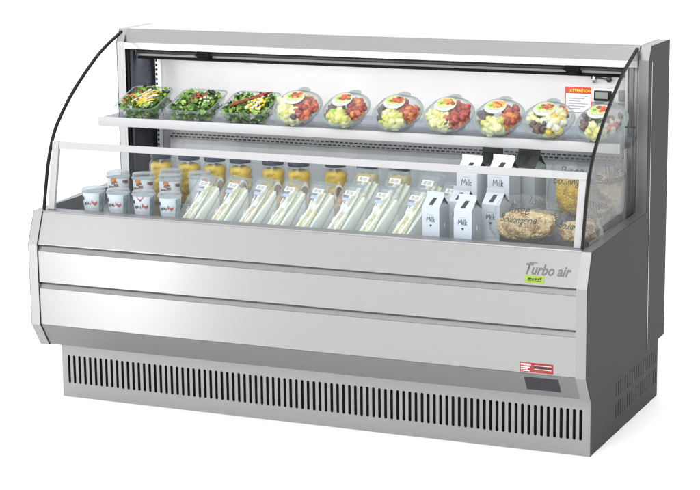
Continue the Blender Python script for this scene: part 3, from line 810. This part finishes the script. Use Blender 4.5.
SL = ['clear wedge sandwich pack at the left end of the front row, beside the yogurt cups', 'clear wedge sandwich pack, second of the front row from the yogurt cups', 'clear wedge sandwich pack, third of the front row from the yogurt cups',
      'clear wedge sandwich pack, fourth of the front row from the yogurt cups', 'clear wedge sandwich pack, fifth of the front row from the yogurt cups', 'clear wedge sandwich pack of the front row, third from the milk cartons',
      'clear wedge sandwich pack of the front row, second from the milk cartons', 'clear wedge sandwich pack of the front row, right beside the first milk carton']
for i, (x, l_) in enumerate(zip(SX, SL)):
    if i == 0: s0.location = (x, .128, DZ); s0['label'] = l_; s0.rotation_euler.z = R(-23)
    else: copy_thing(s0, l_, (x, .128 + rnd(-.004, .004), DZ), R(-23 + rnd(-2.5, 2.5)))
for i, c in enumerate([o for o in col.objects if o.name.startswith('sandwich_pack')]):
    for ch in c.children:
        if ch.name.startswith('filling') and i % 3:
            sl_ = ch.material_slots
            for q_, m_ in ((0, M['hamalt'] if i % 3 == 1 else M['hampink']), (1, M['lettucefill'] if i % 3 == 1 or i > 4 else M['tomfill'])):
                if q_ < len(sl_): sl_[q_].link = 'OBJECT'; sl_[q_].material = m_
for x, y, l_ in ((.962, .285, 'rear sandwich pack in shade, left one of four behind the front row'), (1.068, .285, 'rear sandwich pack in shade, second of four behind the front row'),
              (1.176, .285, 'rear sandwich pack in shade, third of four behind the front row'), (1.262, .262, 'rear sandwich pack seen over the first small milk carton')):
    copy_thing(s0, l_, (x, y, DZ), R(-18), (1, 1, 1.14 if x < 1.2 else 1.0))

# ------------------------------------------------------------------ milk cartons
def milk_carton(label, w, hb, loc, rotz, body, sidem, roofm, text=True, group='gable top milk cartons'):
    t = empty('milk_carton', label, 'milk carton', group, loc, (0, 0, rotz))
    g = w * .52; e = w / 2; hr = hb + g; fin = .012 if w < .065 else .015
    b = MB()
    b.face([(-e, -e, 0), (e, -e, 0), (e, -e, hb), (-e, -e, hb)], body); b.face([(e, e, 0), (-e, e, 0), (-e, e, hb), (e, e, hb)], body)
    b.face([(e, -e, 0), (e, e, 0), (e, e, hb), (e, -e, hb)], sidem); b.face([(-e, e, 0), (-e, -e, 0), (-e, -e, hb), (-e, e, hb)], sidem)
    b.face([(-e, -e, 0), (-e, e, 0), (e, e, 0), (e, -e, 0)], body)
    b.build('carton_body', body, t)
    r_ = MB(); ins = e * .42
    r_.face([(-e, -e, hb), (e, -e, hb), (e, -.001, hr), (-e, -.001, hr)], roofm); r_.face([(e, e, hb), (-e, e, hb), (-e, .001, hr), (e, .001, hr)], roofm)
    for sx in (-1, 1):     # folded gable ends tucked inwards
        r_.face([(sx * e, -e, hb), (sx * e, e, hb), (sx * ins, 0, hb + g * .80)], sidem if sidem is not body else M['cartonside'])
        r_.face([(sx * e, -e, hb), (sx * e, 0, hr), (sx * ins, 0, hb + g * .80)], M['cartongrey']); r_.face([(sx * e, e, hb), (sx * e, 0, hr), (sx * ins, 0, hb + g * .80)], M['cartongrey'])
    r_.box(-e, e, -.0012, .0012, hr - .001, hr + fin, roofm)
    # dark bar printed on the front slope
    sl = Vector((0, e, g)).normalized(); nn = Vector((0, -g, e)).normalized(); base = Vector((0, -e, hb)); Ls = math.hypot(e, g)
    q = [(-.26 * w, .18), (-.02 * w, .18), (.08 * w, .82), (-.14 * w, .82)]
    r_.face([base + Vector((x + w * .08, 0, 0)) + sl * (s_ * Ls) + nn * .0006 for x, s_ in q], M['ink']).material_index
    r_.build('carton_roof', roofm, t)
    if text:
        d = MB(); hgt = w * .36; tw = textwidth('Milk', hgt)
        fm = lambda u, v: Vector((u, -e - .0006, v))
        z0 = hb * (.60 if w < .065 else .80)
        strokes(d, 'Milk', -tw / 2 + .001, z0, hgt, .0019, fm, M['ink'], .02)
        s_ = w * .075; zc = z0 - w * .20
        d.face([fm(-s_, zc + s_ * .5), fm(0, zc - s_), fm(s_, zc + s_ * .5), fm(s_ * .5, zc + s_), fm(0, zc + s_ * .6), fm(-s_ * .5, zc + s_)], M['ink'])
        for a, b2 in ((-.3, .25), (-.22, .32)): d.face([fm(a * w, .012), fm(b2 * w, .012), fm(b2 * w, .0127), fm(a * w, .0127)], M['greyline'])
        d.face([fm(-.2 * w, z0 + hgt * .98), fm(.18 * w, z0 + hgt * .98), fm(.18 * w, z0 + hgt * .98 + .0008), fm(-.2 * w, z0 + hgt * .98 + .0008)], M['greyline'])
        sm = MB(); 
        q = [Vector((e + .0006, y_, z_)) for y_, z_ in ((-s_ * .8, hb * .48), (0, hb * .40), (s_ * .8, hb * .48), (s_ * .5, hb * .56), (-s_ * .5, hb * .56))]
        d.face(q, M['paper'] if sidem is not M['carton'] else M['cartonside'])
        d.build('milk_lettering', M['ink'], t)
    return t
cw = M['carton']
A8 = R(-9)
milk_carton('small white milk carton in the front row right beside the sandwich packs', .0580, .108, (1.316, .150, DZ), A8, cw, M['cartonside'], cw)
milk_carton('small white milk carton in the front row, next to the front bread bag', .0600, .105, (1.418, .146, DZ), A8, cw, M['cartonside'], cw)
milk_carton('small white milk carton half hidden behind the two front row cartons', .0580, .112, (1.366, .236, DZ), A8, cw, M['cartonside'], cw)
milk_carton('small white milk carton behind the left end of the front bread bag', .0600, .110, (1.470, .240, DZ), A8, cw, M['cartonside'], cw)
milk_carton('left one of the two tall white milk cartons passing behind the guard rail', .0700, .178, (1.354, .355, DZ), A8, cw, M['carton'], cw)
milk_carton('right one of the two tall white milk cartons passing behind the guard rail', .0720, .184, (1.456, .350, DZ), A8, cw, M['cartonside'], cw)
milk_carton('dark grey topped tall carton behind the gap between the two tall white cartons', .0700, .188, (1.384, .450, DZ), A8, M['cartonside'], M['cartongrey'], M['cartongrey'], False)
milk_carton('dark grey topped tall carton behind and right of the tall white cartons', .0740, .190, (1.505, .440, DZ), A8, M['cartonside'], M['cartonside'], M['cartongrey'], False)

# ------------------------------------------------------------------ bread in crinkled bags
def bread_bag(label, loc, size, rot, loafm, film, texts, up=.05, lumps=6, seed=1, fa=0.):
    t = empty('bread_bag', label, 'bagged bread', 'loaves in clear printed bags', loc, rot)
    a, b, c = size
    lf = MB(); tb = bmesh.new(); bmesh.ops.create_icosphere(tb, subdivisions=5, radius=1)
    cent = [Vector((math.cos(i * 2.399 + seed), math.sin(i * 2.399 + seed), .1 + .9 * ((i * .618 + seed * .3) % 1))).normalized() for i in range(lumps * 3)]
    for v in tb.verts:
        d = v.co.normalized(); near = sorted((d - q).length for q in cent)[:2]
        k_ = 1 - .22 * max(0, 1 - (near[1] - near[0]) * 3.5) + .05 * noise.noise(d * 5 + Vector((seed, 0, 0))) + .03 * noise.noise(d * 14)
        se = lambda t_, e=.72: math.copysign(abs(t_) ** e, t_)
        nr = 1 / max(1e-6, (abs(se(d.x)) ** 2 + abs(se(d.y)) ** 2 + abs(se(d.z)) ** 2) ** .5) ** .55
        v.co = Vector((se(d.x) * nr * a * .88 * k_, se(d.y) * nr * b * .88 * k_, c * (1 + .88 * se(d.z) * nr * k_)))
    lf.merge(tb, loafm, True); lf.build('loaf', loafm, t)
    bg = MB(); tb = bmesh.new(); bmesh.ops.create_icosphere(tb, subdivisions=5, radius=1)
    for v in tb.verts:
        d = v.co.normalized()
        k_ = 1.10 + .055 * abs(noise.noise(d * 4 + Vector((0, seed, 0)))) - .04 * abs(noise.noise(d * 9 + Vector((seed, 2, 0)))) + .02 * noise.noise(d * 22)
        z = c * (1 + d.z * k_)
        s_ = 1.
        if d.z > .55: z += up * ((d.z - .55) / .45) ** 1.5; s_ = 1 + .5 * ((d.z - .55) / .45)
        v.co = Vector((d.x * a * k_ * s_, d.y * b * k_ * (1 - .5 * max(0, d.z - .55)), max(z, .0005)))
    tb.normal_update(); bv = BVHTree.FromBMesh(tb); bg.merge(tb, film, True); bgo = bg.build('plastic_bag', film, t)
    if texts:
        d = MB()
        for (s_, u, v_, h_, w_, tl) in texts:
            def fm(x, z):
                q = Matrix.Rotation(R(fa), 3, 'Z')
                hit = bv.ray_cast(q @ Vector((x, -1, z)), q @ Vector((0, 1, 0)))
                return (hit[0] + q @ Vector((0, -.0012, 0))) if hit[0] is not None else None
            strokes(d, s_, u, v_, h_, w_, fm, M['ink'], .15, tl)
        d.build('bag_lettering', M['ink'], bgo)
    return t
def two(h, zc, x=-.5, w=.0021, tl=0.): 
    return [('Risee', -textwidth('Risee', h) * .55, zc, h, w, tl), ('Boulangerie', -textwidth('Boulangerie', h * .78) * .5, zc - h * .78, h * .78, w, tl)]
bread_bag('floured seeded loaf in a clear bag in front, beside the front milk cartons', (1.580, .205, DZ), (.108, .066, .058), (0, 0, R(-6)), M['loaf'], M['bag'], two(.031, .101), .026, 6, 1)
bread_bag('seeded loaf in a clear bag behind the right guard post and black glass edge', (1.732, .215, DZ), (.066, .072, .045), (0, 0, R(8)), M['loaf'], M['bag'], two(.026, .088), .02, 5, 2)
bread_bag('grey floured loaf in a clear bag lying in the middle behind the front loaf', (1.575, .345, DZ), (.072, .060, .045), (0, 0, R(10)), M['loafg'], M['bag'], [('Risee', -.04, .100, .026, .002, 0)], .03, 5, 3)
bread_bag('golden loaf standing upright in a clear bag below the middle of the guard rail end', (1.640, .455, DZ + .01), (.072, .052, .098), (0, 0, R(14)), M['loafy'], M['bag'], two(.032, .165), .015, 7, 4)
bread_bag('large wholemeal loaf standing in a clear bag behind the right side glass', (1.738, .500, DZ + .004), (.042, .082, .112), (0, 0, 0), M['loafg'], M['bagr'], two(.034, .178, w=.0032), .012, 7, 5, 38)
bread_bag('floured wholemeal loaf in a clear bag on the deck behind the right side glass', (1.740, .345, DZ), (.042, .075, .056), (0, 0, 0), M['loafg'], M['bagr'], two(.028, .100, w=.0028), .03, 6, 6, 38)

# ------------------------------------------------------------------ studio floor, lights, camera
fl = MB(); 
fl.face([(-60, -60, 0), (60, -60, 0), (60, 120, 0), (-60, 120, 0)], None)
floor = fl.build('floor', principled('white seamless floor', (.96, .96, .96), .9, spec=.1)); floor['kind'] = 'structure'

w = bpy.data.worlds.new('World'); sc.world = w; w.use_nodes = True
N, L = w.node_tree.nodes, w.node_tree.links
bgn = N['Background']; bgn.inputs[0].default_value = (1, 1, 1, 1)
tcw = N.new('ShaderNodeTexCoord'); dp = N.new('ShaderNodeVectorMath'); dp.operation = 'DOT_PRODUCT'; dp.inputs[1].default_value = (-.60, -.30, .75)
mrw = N.new('ShaderNodeMapRange'); mrw.interpolation_type = 'SMOOTHSTEP'
mrw.inputs['From Min'].default_value = -.15; mrw.inputs['From Max'].default_value = .75; mrw.inputs['To Min'].default_value = 1.35; mrw.inputs['To Max'].default_value = 1.8
L.new(tcw.outputs['Generated'], dp.inputs[0]); L.new(dp.outputs['Value'], mrw.inputs[0]); L.new(mrw.outputs[0], bgn.inputs[1])

def area(name, loc, target, sx, sy, power, color=(1, 1, 1)):
    l = bpy.data.lights.new(name, 'AREA'); l.shape = 'RECTANGLE'; l.size = sx; l.size_y = sy; l.energy = power; l.color = color
    o = bpy.data.objects.new(name, l); col.objects.link(o); o.location = loc
    o.rotation_euler = (Vector(target) - Vector(loc)).to_track_quat('-Z', 'Z').to_euler(); return o
area('softbox_left', (-2.9, -5.4, .65), (.3, 0, .4), .18, 1.5, 38)
area('front_softbox', (1.7, -4.6, 4.4), (.95, .3, .75), 2.6, 1.4, 120)
ll = bpy.data.lights.new('case_lamp', 'AREA'); ll.shape = 'RECTANGLE'; ll.size = 1.68; ll.size_y = .02; ll.energy = 6
lo = bpy.data.objects.new('case_lamp', ll); col.objects.link(lo); lo.location = (.915, .640, 1.064); lo.rotation_euler = (R(-14), 0, 0)

cam = bpy.data.cameras.new('Camera'); co = bpy.data.objects.new('Camera', cam); col.objects.link(co); sc.camera = co
r_, u_, f_ = Vector((.91462117, .4041454, -.01160246)), Vector((-.07521757, .19828049, .97725491)), Vector((-.39725362, .89294532, -.21175037))
co.matrix_world = Matrix(((r_.x, u_.x, -f_.x, 3.50521532), (r_.y, u_.y, -f_.y, -5.35485912), (r_.z, u_.z, -f_.z, 1.79267636), (0, 0, 0, 1)))
cam.sensor_width = 36; cam.lens = 2052.52 / 700 * 36; cam.clip_end = 500; cam.clip_start = .05
cam.shift_x = (350 - 355.51) / 700; cam.shift_y = (268.91 - 245) / 700

sc.view_settings.view_transform = 'Standard'; sc.view_settings.look = 'None'; sc.view_settings.exposure = 0; sc.view_settings.gamma = 1
sc.render.engine = 'CYCLES'
sc.cycles.transparent_max_bounces = 40; sc.cycles.max_bounces = 12
